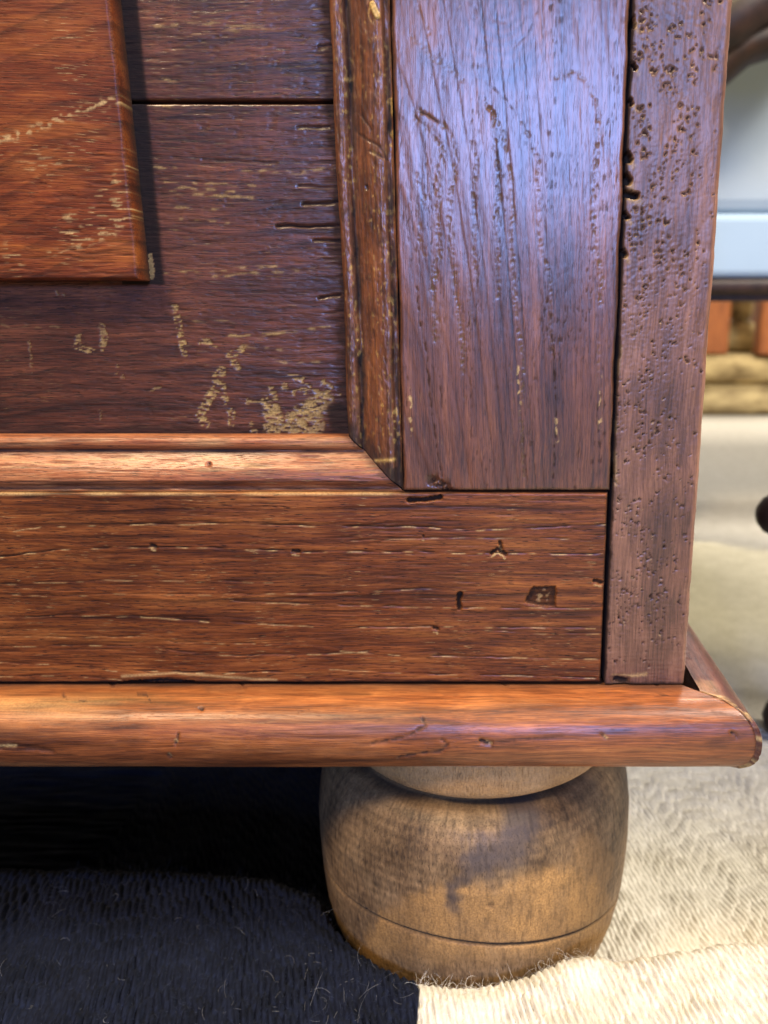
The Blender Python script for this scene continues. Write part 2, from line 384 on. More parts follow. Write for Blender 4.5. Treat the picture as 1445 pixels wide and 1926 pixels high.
# --- corner post: rounded right edge, worm holes
sside = .030
xs_f = axis(XJ + .0004, X0 - .0016, fs)
arc = np.linspace(0, np.pi / 2, 8)
path = [(x, 0.0, 0, -1) for x in xs_f] + [(X0 - .0016 + .0016 * math.sin(a), .0016 - .0016 * math.cos(a), math.sin(a), -math.cos(a)) for a in arc[1:]] + \
       [(X0, y, 1, 0) for y in np.linspace(.0022, sside, 40)]
path = [(XJ + .0004, .012, -1, 0)] + path
pa = np.array(path); u = np.concatenate([[0], np.cumsum(np.hypot(np.diff(pa[:, 0]), np.diff(pa[:, 1])))]); u -= u[1]
zs = axis(ZB + .0006, ZT, fs * 1.05, hi=VZ)
U, Z = np.meshgrid(u, zs)
Wd = X0 - XJ
disp = np.zeros_like(U); dirt = np.zeros_like(U); wear = np.zeros_like(U)
npit = 2300
pu = RNG.beta(1.3, 1.9, npit) * Wd * .98; pz = RNG.uniform(ZB + .006, VZ, npit)
keep = (fbm(pu * 150, pz * 70, 51, 2) > -.10) & ((pz > .15) | (RNG.random(npit) < .35)) ; pu, pz = pu[keep], pz[keep]
wu, wz = U + .00045 * fbm(U * 1400, Z * 1400, 52, 2), Z + .00045 * fbm(U * 1400, Z * 1400, 53, 2)
zi = np.argsort(zs)
for a, b in zip(pu, pz):
    r = .00014 + .00034 * RNG.random() ** 2.8; el = .8 + 1.5 * RNG.random(); an = RNG.uniform(0, np.pi); dp = .0002 + r * .7
    i0, i1 = np.searchsorted(zs, [b - r * 3.5, b + r * 3.5]); j0, j1 = np.searchsorted(u, [a - r * 3.5, a + r * 3.5])
    sl = (slice(i0, i1), slice(j0, j1)); x = wu[sl] - a; z = wz[sl] - b
    xr = x * math.cos(an) + z * math.sin(an); zr = -x * math.sin(an) + z * math.cos(an)
    g = np.exp(-((xr / (r * el)) ** 2 + ((zr + .6 * xr * xr / r) / (r * .8)) ** 2) ** 1.5)
    disp[sl] = np.maximum(disp[sl], g * dp); dirt[sl] = np.maximum(dirt[sl], g * (.45 + .5 * RNG.random()))
    if RNG.random() < .3:
        g2 = np.exp(-(((x) / (r * .8)) ** 2 + ((z + r * 1.3) / (r * .5)) ** 2)); wear[sl] = np.maximum(wear[sl], g2 * .55)
# chewed places along the joint
def UZ(px, py): x, z = F(px, py); return (x - XJ - .0004, z)
for pts, w in (([(1178,288),(1184,300)], .0011), ([(1174,330),(1182,340)], .0013), ([(1174,362),(1196,368)], .0011), ([(1172,400),(1180,408)], .0008), ([(1172,472),(1176,480)], .0008),
               ([(1190,30),(1192,48)], .0006), ([(1190,118),(1194,128)], .0006), ([(1186,186),(1188,196)], .0005), ([(1160,640),(1156,690)], .0006), ([(1150,840),(1152,900)], .0007), ([(1150,780),(1152,800)], .0006)):
    g = stroke(wu, wz, [UZ(*p) for p in pts], w); g = sm(.25, .7, g)
    disp += g * .0035; dirt = np.maximum(dirt, g * .93)
    wear = np.maximum(wear, .4 * stroke(wu, wz, [UZ(p[0] + 7, p[1] + 12) for p in pts], w * .8))
g = stroke(wu, wz, [UZ(1160, 1278), UZ(1176, 1281)], .0013); disp += g * .0015; dirt = np.maximum(dirt, sm(.3, .7, g) * .9)
wear = np.maximum(wear, .6 * stroke(wu, wz, [UZ(1155, 1270), UZ(1190, 1271), UZ(1215, 1268)], .0006))
rough_ = sm(-.2, .4, fbm(U * 150, Z * 60, 54, 2)) * sm(Wd, Wd * .5, U)
disp += (.00005 + .00008 * rough_) * fbm(U * 900, Z * 900, 55, 3) + .00016 * fbm(U * 180, Z * 60, 56, 3)
low = sm(.19, .15, Z)
disp += low * .00008 * fbm(U * 130, Z * 1500, 57, 2)
tone = .5 + .12 * fbm(U * 160, Z * 40, 58, 3) + .08 * fbm(U * 60, Z * 50, 59, 2) - .08 * sm(.0, .5, rough_)
stn = stroke(wu, wz, [UZ(1362, 55), UZ(1355, 90), UZ(1357, 150)], .0013) + .7 * stroke(wu, wz, [UZ(1330, 500), UZ(1328, 540)], .001)
tone -= .22 * np.clip(stn, 0, 1)
dirt = np.maximum(dirt, .8 * sm(.0009, .0, np.abs(U) + .0004 * fbm(U * 700, Z * 500, 60, 2)))
dirt = np.maximum(dirt, .7 * sm(.0012, .0, (Z - zs[0]) + .0006 * fbm(U * 500, Z * 500, 61, 2)))
edge = .00035 * fbm(Z * 110, U * 10, 62, 3) * sm(.006, 0, np.abs(U - (Wd - .0005)))
edge += .0006 * sm(.3, .6, fbm(Z * 60, U * 3, 63, 2)) * sm(.004, 0, np.abs(U - (Wd - .0005)))
disp = disp + edge; tone += .12 * sm(.0022, .0, np.abs(U - (Wd - .0004)))
disp[:, 0] = 0; dirt[:, 0] = .9
P = np.stack([pa[:, 0] - pa[:, 2] * disp, pa[:, 1] - pa[:, 3] * disp, Z], -1)
# fray the left edge a little
P[..., 0] += (.0006 * sm(.0, .6, fbm(Z * 90, 0 * U, 64, 3))) * sm(.0025, 0, np.abs(U))
grid('corner_post', P, attr4(wear, dirt, tone), M_POST, cab)

# --- bottom rail
xs = axis(XL, XJ - .0011, fs, lo=VX); zs = axis(ZB + .0009, ZO - .0002, fs)
X, Z = np.meshgrid(xs, zs)
wz = Z + .0004 * fbm(X * 120, Z * 300, 71, 2)
disp = np.zeros_like(X); dirt = np.zeros_like(X); wear = np.zeros_like(X)
lines = [
 ([(0,1002),(75,990),(250,986),(450,984),(600,990),(760,990),(900,996),(1140,986)], .9), ([(0,1047),(120,1032),(290,1028),(400,1030),(600,1038),(760,1037),(910,1040),(1130,1041)], 1.),
 ([(0,1162),(130,1157),(250,1158),(350,1166),(500,1173),(640,1180),(800,1178),(1120,1181)], .8), ([(440,1130),(600,1136),(760,1140),(860,1142),(1120,1144)], .7),
 ([(0,1117),(110,1121),(200,1116),(330,1118),(600,1115),(830,1105)], .6), ([(640,1223),(760,1232),(860,1234),(1128,1240)], .9), ([(0,1215),(130,1213),(260,1216),(420,1232),(600,1230),(700,1223)], .7),
 ([(0,1246),(80,1248),(220,1262),(300,1262),(420,1266),(560,1262)], 1.), ([(620,1258),(800,1268),(1000,1270),(1120,1276)], .7), ([(0,1098),(100,1094),(250,1090),(400,1092),(560,1096)], .5),
 ([(640,1018),(720,1014),(860,1010),(1060,1012),(1140,1006)], .5), ([(0,1196),(150,1198),(260,1196),(330,1208),(480,1210)], .6), ([(850,1180),(1000,1190),(1130,1192)], .5), ([(0,1272),(120,1270),(240,1278)], .8)]
for pts, k in lines:
    q = FL(pts); b = stroke(X, wz, q, .00022); lo_ = stroke(X, wz + .00030, q, .00017)
    on = sm(-.25, .25, perlin(X * 90, Z * 60, 72)); on2 = sm(.0, .3, perlin(X * 170, Z * 60, 73))
    disp += b * on * .00045 * k; dirt = np.maximum(dirt, b * on * .85 * k); wear = np.maximum(wear, lo_ * on2 * .85 * k)  # pale line under each crack: wax plus painted highlight of the lower edge
rid = sm(.3, .65, perlin(X * 75, Z * 2100, 74) + .35 * fbm(X * 30, Z * 40, 75, 2))
disp += rid * .00009; dirt = np.maximum(dirt, rid * .3)
disp += .00008 * fbm(X * 30, Z * 260, 76, 3) + .00005 * fbm(X * 90, Z * 900, 77, 3)
tone = .5 + .16 * fbm(X * 14, Z * 170, 78, 3) + .10 * fbm(X * 40, Z * 420, 79, 2) + .09 * fbm(X * 25, Z * 45, 80, 2)
gl = growth((Z + .0035 * fbm(X * 9, Z * 20, 90, 3) + .05 * X * X) / .0052 + .6 * fbm(X * 4, Z * 60, 91, 2)); tone -= .22 * gl * (.35 + .9 * sm(-.3, .4, fbm(X * 14, Z * 50, 92, 2))); disp += gl * .00004
# square nail plug pit, slit, chips
jx, jz = X + .0005 * fbm(X * 700, Z * 700, 81, 3), Z + .0005 * fbm(X * 700, Z * 700, 82, 3)
def quadmask(q, soft=.0003):
    m = np.full(X.shape, 1.0)
    for (ax, az), (bx, bz) in zip(q, q[1:] + q[:1]):
        L = math.hypot(bx - ax, bz - az); m = np.minimum(m, ((jx - ax) * (bz - az) - (jz - az) * (bx - ax)) / L)
    return sm(-soft, soft, m)
def quad(*p): return FL(p)
plug = quadmask(quad((1002,1104), (1045,1103), (1045,1141), (1015,1141), (987,1133)))
ring = plug * (1 - quadmask(quad((1009,1110), (1038,1109), (1038,1135), (1017,1135), (998,1129))))
disp += plug * .0010 + plug * .0003 * fbm(X * 700, Z * 700, 88, 2); dirt = np.maximum(dirt, plug * .62 + ring * .15)
wear = np.where(plug > .5, .55 * sm(.1, .4, perlin(X * 600, Z * 600, 83)) * sm(.004, .001, np.hypot(X - F(1020, 1122)[0], Z - F(1020, 1122)[1])), wear)
dirt = np.where((plug > .5) & (wear > .2), .25, dirt)
slit = stroke(jx, jz, FL([(866,1116), (862,1130), (864,1144)]), .0009); slit = sm(.3, .7, slit); disp += slit * .0015; dirt = np.maximum(dirt, slit * .9)
slit = stroke(jx, jz, FL([(864,1146), (850,1147)]), .0004); dirt = np.maximum(dirt, slit * .8)
for pts, w in (([(925,1040),(936,1032),(950,1043)], .0008), ([(940,1020),(944,1030)], .0007), ([(1118,1092),(1132,1096)], .0007), ([(816,1180),(824,1184)], .0006), ([(285,1026),(292,1028)], .0008), ([(550,1036),(562,1037)], .0007), ([(795,678*0+1008),(797,1010)], .0004)):
    g = sm(.35, .75, stroke(jx, jz, FL(pts), w)); disp += g * .0008; dirt = np.maximum(dirt, g * .8)
    wear = np.maximum(wear, .75 * sm(.4, .8, stroke(jx, jz, FL([(a, b + 8) for a, b in pts]), w * .5)))
g = sm(.3, .7, stroke(jx, jz, FL([(235,1284),(300,1280),(365,1283)]), .0006)); disp += g * .002; dirt = np.maximum(dirt, g)
wear = np.maximum(wear, .6 * stroke(X, wz, FL([(230,1272),(330,1266),(520,1280)]), .0005))
top = zs[-1] - Z
wear = np.maximum(wear, .5 * sm(.0009, .0002, np.abs(top - .0005)) * sm(XO + .004, XO - .004, X) * sm(-.4, .3, fbm(X * 60, Z * 40, 84, 2)))
dirt = np.maximum(dirt, .85 * sm(.0011, .0002, (Z - zs[0]) + .0007 * fbm(X * 180, Z * 300, 85, 3)))
dirt = np.maximum(dirt, .8 * sm(.0009, .0001, (xs[-1] - X) + .0006 * fbm(X * 400, Z * 250, 86, 3)))
dirt = np.maximum(dirt, .6 * sm(.0007, .0, top + .0005 * fbm(X * 300, Z * 250, 87, 3)) * sm(XO - .002, XO, X))
ch = sm(.3, .7, stroke(jx, jz, FL([(770,941),(800,940),(828,936)]), .0009)) ; disp += ch * .0016; dirt = np.maximum(dirt, ch * .9)
board('bottom_rail', xs, zs, 0.0, .0009, disp, wear, dirt, tone, .012, M_RAIL, cab)

# --- flat margin of the door panel, two boards
YP = 0.009
def panel(zlo, zhi, seed):
    xs = axis(XL, XO - .0165, fs * 1.1, lo=VX); zs = axis(zlo, zhi, fs * 1.1, hi=max(min(zhi, VZ), zlo + .001))
    X, Z = np.meshgrid(xs, zs); wz = Z + .0005 * fbm(X * 150, Z * 300, seed, 2)
    rid = sm(.15, .55, perlin(X * 75, wz * 1500, seed + 1) + .25 * fbm(X * 40, Z * 40, seed + 2, 2))
    rid2 = sm(.3, .6, perlin(X * 190, wz * 1900, seed + 3))
    rid *= .55; rid2 *= .6
    disp = rid * .00016 + rid2 * .00018 + .0001 * fbm(X * 60, wz * 700, seed + 4, 3) + .00008 * fbm(X * 40, Z * 60, seed + 5, 2)
    dirt = rid * .4 + rid2 * .35
    wear = np.zeros_like(X)
    tone = .5 + .14 * fbm(X * 20, Z * 180, seed + 6, 3) + .1 * fbm(X * 40, Z * 60, seed + 7, 2)
    gl = growth((Z - .25 * (X + .04) * .6 + .004 * fbm(X * 10, Z * 16, seed + 20, 3)) / .0062); tone -= .20 * gl * (.3 + .9 * sm(-.3, .4, fbm(X * 18, Z * 40, seed + 21, 2)))
    tone += .10 * sm(.1, .6, fbm(X * 520, Z * 25, seed + 17, 2)) * sm(.27, .29, Z) + .06 * sm(.2, .0, Z - .2)
    ecr = sm(.2, .42, perlin(X * 55, wz * 900, seed + 18)) * sm(.016, .001, XO - .0182 - X); dirt = np.maximum(dirt, ecr * .6); disp += ecr * .0002
    q = lambda p: FL(p, YP)
    jx, jz = X + .0008 * fbm(X * 420, Z * 700, seed + 8, 3), Z + .0008 * fbm(X * 420, Z * 700, seed + 9, 3)
    for pts, w, k in (([(329,578),(334,600),(342,640),(349,665)], .9, 1), ([(379,644),(389,641),(405,650)], .8, .9), ([(457,655),(431,670),(447,689)], .9, .9),
        ([(418,697),(405,712),(416,725),(402,735),(390,755),(376,783),(387,797)], 1.25, 1.), ([(422,744),(429,765),(437,778),(434,797)], .9, .95), ([(536,725),(538,728)], .9, .9),
        ([(547,707),(573,715),(581,733),(555,739)], .9, .9), ([(560,790),(585,775),(608,760)], 2.6, .95), ([(512,775),(520,795),(512,806)], 2.0, .9), ([(540,800),(600,802)], 1.6, .9), ([(468,755),(500,757),(518,747),(510,728)], .8, .85),
        ([(147,631),(144,651),(166,659),(191,656),(197,634),(191,615)], .9, .75), ([(610,722),(618,728)], 1.2, .8), ([(474,800),(478,812)], 1., .8), ([(590,735),(640,740)], .5, .8),
        ([(222,690),(218,705),(232,708)], .5, .45), ([(285,735),(300,728)], .5, .45), ([(108,550),(120,556)], .6, .4), ([(190,768),(188,790)], .4, .4), ([(55,640),(56,660),(60,700)], .35, .4)):
        b = sm(.22, .5, stroke(jx, jz, q(pts), w * (.00115 if w < 1.3 else .0015)))
        b = b * sm(.02, .30, perlin(X * 330, wz * 1250, seed + 10) + .45 * perlin(X * 800, wz * 2300, seed + 15) + .12 + .25 * (w > 1.4)) * (.75 + .35 * sm(-.3, .3, fbm(X * 300, Z * 700, seed + 16, 2)))
        wear = np.maximum(wear, b * k); disp += b * .00018
    for pts, k in (([(290,314),(345,318)], 1), ([(450,320),(530,322),(560,326),(630,314)], 1), ([(310,340),(420,345),(480,350)], .8), ([(320,362),(480,372)], .9), ([(330,352),(440,360)], .8),
        ([(320,388),(420,394)], .7), ([(431,631),(500,630),(560,622),(620,614)], 1), ([(440,650),(560,660)], .6), ([(310,512),(420,508),(520,500)], .9), ([(390,520),(620,505)], .7), ([(290,48),(400,44),(500,52)], .6), ([(420,60),(520,50)], .7),
        ([(280,150),(330,148)], .8), ([(520,682),(600,680)], .7), ([(345,600),(440,606)], .4), ([(0,612),(110,616)], .5), ([(290,200),(330,197)], .8), ([(340,412),(430,420)], .7), ([(0,305),(2,305)], .1)):
        b = stroke(X, wz, q(pts), .00045) * sm(-.1, .3, perlin(X * 260, wz * 900, seed + 11)); wear = np.maximum(wear, b * k * .8)
    for pts, k in (([(520,425),(580,427),(640,423)], 1), ([(560,240),(620,238)], .6), ([(570,385),(640,380)], .8), ([(590,450),(640,455)], .8), ([(600,85),(625,84)], .7), ([(560,350),(640,352)], .5), ([(600,560),(640,556)], .9), ([(380,300),(520,306)], .3)):
        b = stroke(X, wz, q(pts), .00035); dirt = np.maximum(dirt, b * k * .9); disp += b * .0008 * k
    # grime in the recess corners; strip beside the field mixes dirt and painted shade
    er = XO - .0182 - X; dirt = np.maximum(dirt, .72 * sm(.0055, .0006, er + .003 * fbm(X * 200, Z * 300, seed + 12, 3)))
    bt = Z - .2228; dirt = np.maximum(dirt, .6 * sm(.003, .0005, bt + .003 * fbm(X * 90, Z * 300, seed + 13, 2)))
    near = np.where(Z > .2705, X + .1080, 1.0); dirt = np.maximum(dirt, .82 * sm(.0050, .0036, near + .0006 * fbm(X * 300, Z * 60, seed + 14, 2)) * (near > -.01) * 1.12)
    crn = stroke(jx, jz, q([(640,780),(645,812)]), .006); dirt = np.maximum(dirt, sm(.3, .8, crn) * .85)
    wear *= 1 - .85 * sm(.15, .6, crn)
    wear = np.maximum(wear, .9 * sm(.3, .6, stroke(jx, jz, FL([(283,480), (286,520)], YP), .0009)))
    dirt = np.where(wear > .3, dirt * .35, dirt)
    board('panel_board', xs, zs, YP, .0005, disp, wear, dirt, tone, .008, M_PANEL, cab)
panel(.2185, .3238, 100)
panel(.3249, ZT, 140)

# --- raised field
xs = axis(XL, -.1086, fs * 1.1, lo=VX); zs = axis(.2714, ZT, fs * 1.1, hi=VZ)
X, Z = np.meshgrid(xs, zs); wz = Z + .0006 * fbm(X * 100, Z * 200, 200, 2)
hi = sm(.3105, .324, Z + (X + .107) * -.35)
rid = sm(.2, .55, perlin(X * 90, wz * 1300, 201)) * (1 - hi * .85)
disp = rid * .00018 + .00008 * fbm(X * 50, wz * 500, 202, 3) + .00015 * fbm(X * 60, Z * 60, 203, 3) * hi
dirt = rid * .3; wear = .8 * sm(.30, .5, perlin(X * 190, wz * 1500, 204)) * .8 * (1 - hi) * sm(0, .3, perlin(X * 60, Z * 60, 205))
tone = .5 + .12 * fbm(X * 70 + Z * 60, Z * 70, 206, 3) + .10 * fbm(X * 25, Z * 240, 207, 2)
b = stroke(X, wz, FL([(0,268),(60,250),(120,225),(180,202),(240,190)], .003), .0011); wear = np.maximum(wear, b * .75 * sm(-.05, .3, perlin(X * 400, Z * 900, 208)))
b = stroke(X, wz, FL([(100,480),(160,462),(220,442)], .003), .0008); wear = np.maximum(wear, b * .6 * sm(.0, .3, perlin(X * 400, Z * 900, 209)))
gl = growth((Z - .35 * X + .006 * fbm(X * 14, Z * 14, 210, 3)) / .0085); tone -= .16 * gl
e = np.minimum(xs[-1] - X, Z - zs[0])
tone -= .15 * sm(.004, .0, e)
board('raised_field', xs, zs, .0010, .0012, disp, wear, dirt, tone, .0082, M_FIELD, cab)

# --- panel moulding, mitred
us = np.concatenate([np.linspace(0, .0182, 62), [.0184, .0185]])
prof_u = np.array([0, .6, 1.8, 2.6, 3.8, 5.2, 7.5, 10, 12, 12.8, 13.4, 14.0, 15.0, 16.3, 17.4, 18.2, 18.4, 18.5]) * .001
prof_y = np.array([1.3, 2.3, 2.0, 1.0, .55, .85, 1.9, 3.6, 5.0, 5.8, 5.9, 4.9, 4.1, 3.9, 4.4, 5.6, 8.0, 12]) * .001
def prof(u): return np.interp(u, prof_u, prof_y)
# lying piece
ls = axis(XL, XO, fs * 1.2, lo=VX)
Lg, Ug = np.meshgrid(ls, us)
tt = (Lg - XL) / (XO - XL)
X = XL + tt * (XO - Ug - .0001 - XL); Z = ZO + Ug
Y = prof(Ug) + .00022 * fbm(X * 12, Ug * 200, 300, 2) + .00010 * fbm(X * 60, Ug * 1200, 301, 3)
rid = sm(.25, .6, perlin(X * 60, Ug * 1700, 302)); Y += rid * .00018
dirt = rid * .3
gr = lambda c, w: np.exp(-((Ug - c) / w) ** 2)
dirt = np.maximum(dirt, .85 * gr(.0006, .0005) * sm(-.5, .3, fbm(X * 60, Ug * 10, 303, 2)))
dirt = np.maximum(dirt, .75 * gr(.0132, .0007) * sm(-.4, .3, fbm(X * 50, Ug * 10, 304, 2)))
dirt = np.maximum(dirt, .5 * gr(.0025, .0014) * sm(-.2, .4, fbm(X * 40, Ug * 300, 305, 2)))
tone = .5 + .14 * fbm(X * 16, Ug * 260, 306, 3) + .12 * gr(.009, .003) + .10 * gr(.0155, .002) - .06 * gr(.004, .003)
wear = .45 * sm(.1, .5, perlin(X * 70, Ug * 1300, 307)) * gr(.0095, .003) + .55 * gr(.0160, .0012) * sm(-.2, .4, fbm(X * 30, Ug * 60, 308, 2))  # highlight on the upward slope painted in as paler tone and wear colour
g = np.exp(-((X - F(388, 880)[0]) / .0006) ** 2 - ((Ug - .0088) / .0006) ** 2); Y += g * .001; dirt = np.maximum(dirt, g * .9)
mit = (XO - Ug) - X; dirt = np.maximum(dirt, .5 * sm(.004, .0004, mit + .002 * fbm(X * 200, Ug * 300, 309, 2)))
grid('panel_moulding', np.stack([X, Y, Z], -1), attr4(wear, dirt, tone), M_MOULH, cab, flip=False)
# upright piece
ls = axis(ZO, ZT, fs * 1.1, hi=VZ)
Lg, Ug = np.meshgrid(ls, us)
tt = (Lg - ZO) / (ZT - ZO)
Z = ZO + Ug + .0005 + tt * (ZT - ZO - Ug - .0005)
wob = .0005 * fbm(Z * 26, Z * 0, 310, 3)
X = XO - Ug + wob * sm(.0, .004, Ug) * sm(.0185, .015, Ug)
Y = prof(Ug + .0006 * fbm(Z * 35, Ug * 30, 311, 2)) + .0005 * fbm(Z * 70, Ug * 240, 312, 3) + .00030 * fbm(Z * 330, Ug * 900, 313, 3)
gr = lambda c, w: np.exp(-((Ug - c) / w) ** 2)
grain_n = fbm(Z * 420, Ug * 900, 314, 2)
wear = .9 * sm(.05, .4, grain_n) * (gr(.0014, .0013) + gr(.0136, .0014)) * sm(-.3, .3, fbm(Z * 60, Ug * 60, 320, 2)) + .5 * sm(.3, .5, grain_n) * (gr(.0155, .002) + gr(.006, .003))
dirt = .85 * sm(-.4, .2, fbm(Z * 60, Ug * 200, 315, 2)) * (gr(.0010, .0010) + gr(.0130, .0012)) + .4 * sm(.1, .5, fbm(Z * 200, Ug * 400, 321, 3)) + .35 * sm(.0, .5, fbm(Z * 90, Ug * 160, 316, 3)) * gr(.016, .003)
for pts in ([(672,248),(690,262),(718,278),(728,300)], [(695,283),(722,298)], [(680,215),(700,245)]):
    q = FL(pts, .002); b = stroke(X + .0006 * fbm(X * 400, Z * 400, 330, 2), Z, q, .0004); dirt = np.maximum(dirt, b * .6); Y += b * .0003
for pts, w in (([(734,190),(742,212)], .0012), ([(738,250),(746,262)], .0009), ([(700,8),(710,30)], .0009)):
    q = FL(pts, .001); b = sm(.3, .6, stroke(X, Z, q, w)); wear = np.maximum(wear, b); Y -= b * .0005
q = FL([(690,350),(691,354)], .002); b = sm(.3, .7, stroke(X, Z, q, .0007)); Y += b * .0005; tone_d = b
tone = .5 + .25 * fbm(Z * 16, Ug * 260, 317, 3) + .12 * gr(.0085, .003) - .05 * gr(.004, .002) - .2 * tone_d
mit = Z - (ZO + Ug); crn = sm(.010, .002, mit + .004 * fbm(X * 300, Z * 300, 318, 2)); dirt = np.maximum(dirt, crn * .7)
tri = sm(.0, .0015, (F(0, 875)[1] - Z) + .001 * fbm(X * 500, Z * 200, 319, 2)) * sm(.008, .006, Ug); dirt = np.maximum(dirt, tri * .8)
b = stroke(X, Z, FL([(706,868),(722,866),(742,864)], .001), .0006); wear = np.maximum(wear, b * .9); dirt *= 1 - b * .8
grid('panel_moulding', np.stack([X, Y, Z], -1), attr4(wear, dirt, tone), M_MOULV, cab, flip=True)

# --- base moulding, bullnose
PR, HT = .0202, .0250
def nose(n=70):
    a = np.linspace(np.pi / 2, -np.pi / 2, n); e = 2 / 2.35
    c, s_ = np.cos(a), np.sin(a)
    p = .0075 + (PR - .0075) * np.abs(c) ** e; z = ZB - HT / 2 + HT / 2 * np.sign(s_) * np.abs(s_) ** e
    p = np.concatenate([[-.006, 0.0, .004], p, [.004, -.004]]); z = np.concatenate([[ZB, ZB, ZB], z, [ZB - HT, ZB - HT]])
    return p, z
pn, zn = nose()
ls = axis(XL, X0, fs * 1.3, lo=VX)
Lg, Pg = np.meshgrid(ls, pn); Zg = np.meshgrid(ls, zn)[1]
sg = np.meshgrid(ls, np.concatenate([[0], np.cumsum(np.hypot(np.diff(pn), np.diff(zn)))]))[1]
tt = (Lg - XL) / (X0 - XL); X = XL + tt * (X0 + Pg - .0002 - XL)
nrm_p = np.gradient(pn); nrm_z = np.gradient(zn); nl = np.hypot(nrm_p, nrm_z) + 1e-9
NPp = np.meshgrid(ls, -nrm_z / nl)[1]; NZ = np.meshgrid(ls, nrm_p / nl)[1]
wv = sg + .0015 * fbm(X * 30, sg * 40, 400, 2)
disp = .00030 * fbm(X * 14, sg * 50, 401, 2) + .00006 * fbm(X * 60, wv * 700, 402, 3)
lines = sm(.28, .5, perlin(X * 38, wv * 700, 403)); disp -= lines * .00008
dirt = lines * .25; wear = np.zeros_like(X)
tone = .49 + .32 * fbm(X * 11, wv * 110, 404, 3) - .22 * sm(.25, .6, fbm(X * 11, wv * 130, 430, 3)) * sm(.0, .01, sg) + .10 * fbm(X * 45, wv * 420, 405, 2) + .06 * fbm(X * 20, sg * 20, 406, 2)
def NZp(px, py):    # pixel on the bullnose -> (x, arc length)
    dx, dy = (px - PX0) / FPX, (py - PY0) / FPX
    best = None
    for p_, z_, s_ in zip(pn[3:60], zn[3:60], np.concatenate([[0], np.cumsum(np.hypot(np.diff(pn), np.diff(zn)))])[3:60]):
        t = (CD - p_) / (CT - dy * ST); zz = CZ + t * (-ST - dy * CT)
        e = abs(zz - z_)
        if best is None or e < best[0]: best = (e, t * dx, s_)
    return best[1:]
jx, js = X + .0004 * fbm(X * 600, sg * 600, 407, 2), sg + .0004 * fbm(X * 600, sg * 600, 408, 2)
for pts, w, k, d in (([(795,1352),(800,1362),(780,1378),(755,1388),(700,1400)], .8, .75, .0003), ([(832,1392),(842,1400),(835,1410),(790,1418),(750,1424)], .8, .8, .0004), ([(905,1396),(922,1397)], 1.1, .95, .0010),
        ([(925,1398),(980,1390),(1060,1386)], .8, .55, .0001), ([(375,1331),(380,1334)], .8, .9, .0008), ([(335,1380),(333,1392),(331,1400)], .6, .8, .0006), ([(152,1316),(158,1318)], .9, .8, .0005),
        ([(118,1308),(124,1314)], .7, .7, .0004), ([(258,1288),(275,1308),(285,1322)], .35, .7, .0003), ([(1378,1378),(1385,1384)], .9, .9, .0008), ([(1130,1380),(1140,1388)], .8, .6, .0003), ([(1235,1310),(1255,1300)], .7, .7, .0002),
        ([(1330,1400),(1390,1388)], 1.4, .35, .0001), ([(1340,1340),(1380,1345)], 1.0, .35, .0), ([(316,1420),(322,1424)], .9, .7, .0005), ([(660,1405),(780,1385)], 1., .3, 0), ([(560,1340),(580,1334)], .3, .6, .0001), ([(0,1405),(25,1402),(80,1412),(100,1414)], 1., .5, .0005)):
    q = [NZp(*p) for p in pts]; b = stroke(jx, js, q, w * .0006) * (.5 + .6 * sm(-.3, .2, perlin(X * 420, sg * 420, 440))); b = np.clip(b * 1.2, 0, 1)
    dirt = np.maximum(dirt, b * k); disp -= b * d
for pts, w in (([(916,1394),(924,1399)], .6), ([(1138,1385),(1142,1387)], .5), ([(0,1402),(30,1404)], .5), ([(318,1418),(322,1422)], .5), ([(330,1392),(334,1396)], .4)):
    q = [NZp(*p) for p in pts]; wear = np.maximum(wear, .8 * stroke(jx, js, q, w * .0008)); dirt *= 1 - .7 * (wear > .4)
gl = growth((wv + .05 * X + .003 * fbm(X * 12, sg * 30, 431, 3)) / .0055); tone -= .16 * gl * (.3 + .9 * sm(-.3, .4, fbm(X * 18, sg * 60, 432, 2)))
# purplish bruise; pale highlight at the left end painted in as wear
tone -= .26 * stroke(X, sg, [NZp(-40, 1385), NZp(120, 1388), NZp(250, 1392)], .0045)
wear = np.maximum(wear, .35 * sm(F(520, 1320)[0], F(40, 1320)[0], X) * np.exp(-((sg - NZp(100, 1325)[1]) / .006) ** 2) * sm(-.4, .3, fbm(X * 16, wv * 160, 409, 2)))
lowe = sm(.0012, .0, np.abs(Zg - (ZB - HT + .0009))) * (Pg > .002); wear = np.maximum(wear, .6 * lowe * sm(-.3, .3, fbm(X * 30, sg * 10, 410, 2)))
disp -= .0005 * lowe * sm(.3, .5, fbm(X * 130, sg * 10, 411, 2))
mit = (X0 + Pg) - X; dirt = np.maximum(dirt, .7 * sm(.0010, .0001, mit + .0005 * fbm(X * 400, sg * 400, 412, 2))); disp -= .0003 * sm(.001, 0, mit)
dirt = np.maximum(dirt, .6 * sm(.0006, -.0006, Pg - .0006 + .0006 * fbm(X * 200, sg * 0, 413, 2)))
disp -= .0006 * sm(.25, .5, fbm(X * 170, sg * 2, 414, 2)) * sm(.003, 0, Pg)
P = np.stack([X, -(Pg + NPp * disp), Zg + NZ * disp], -1)
P[:3, :, 2] = np.maximum(P[:3, :, 2], ZB - .0008)
grid('base_moulding', P, attr4(wear, dirt, tone), M_BASE, cab, flip=True)
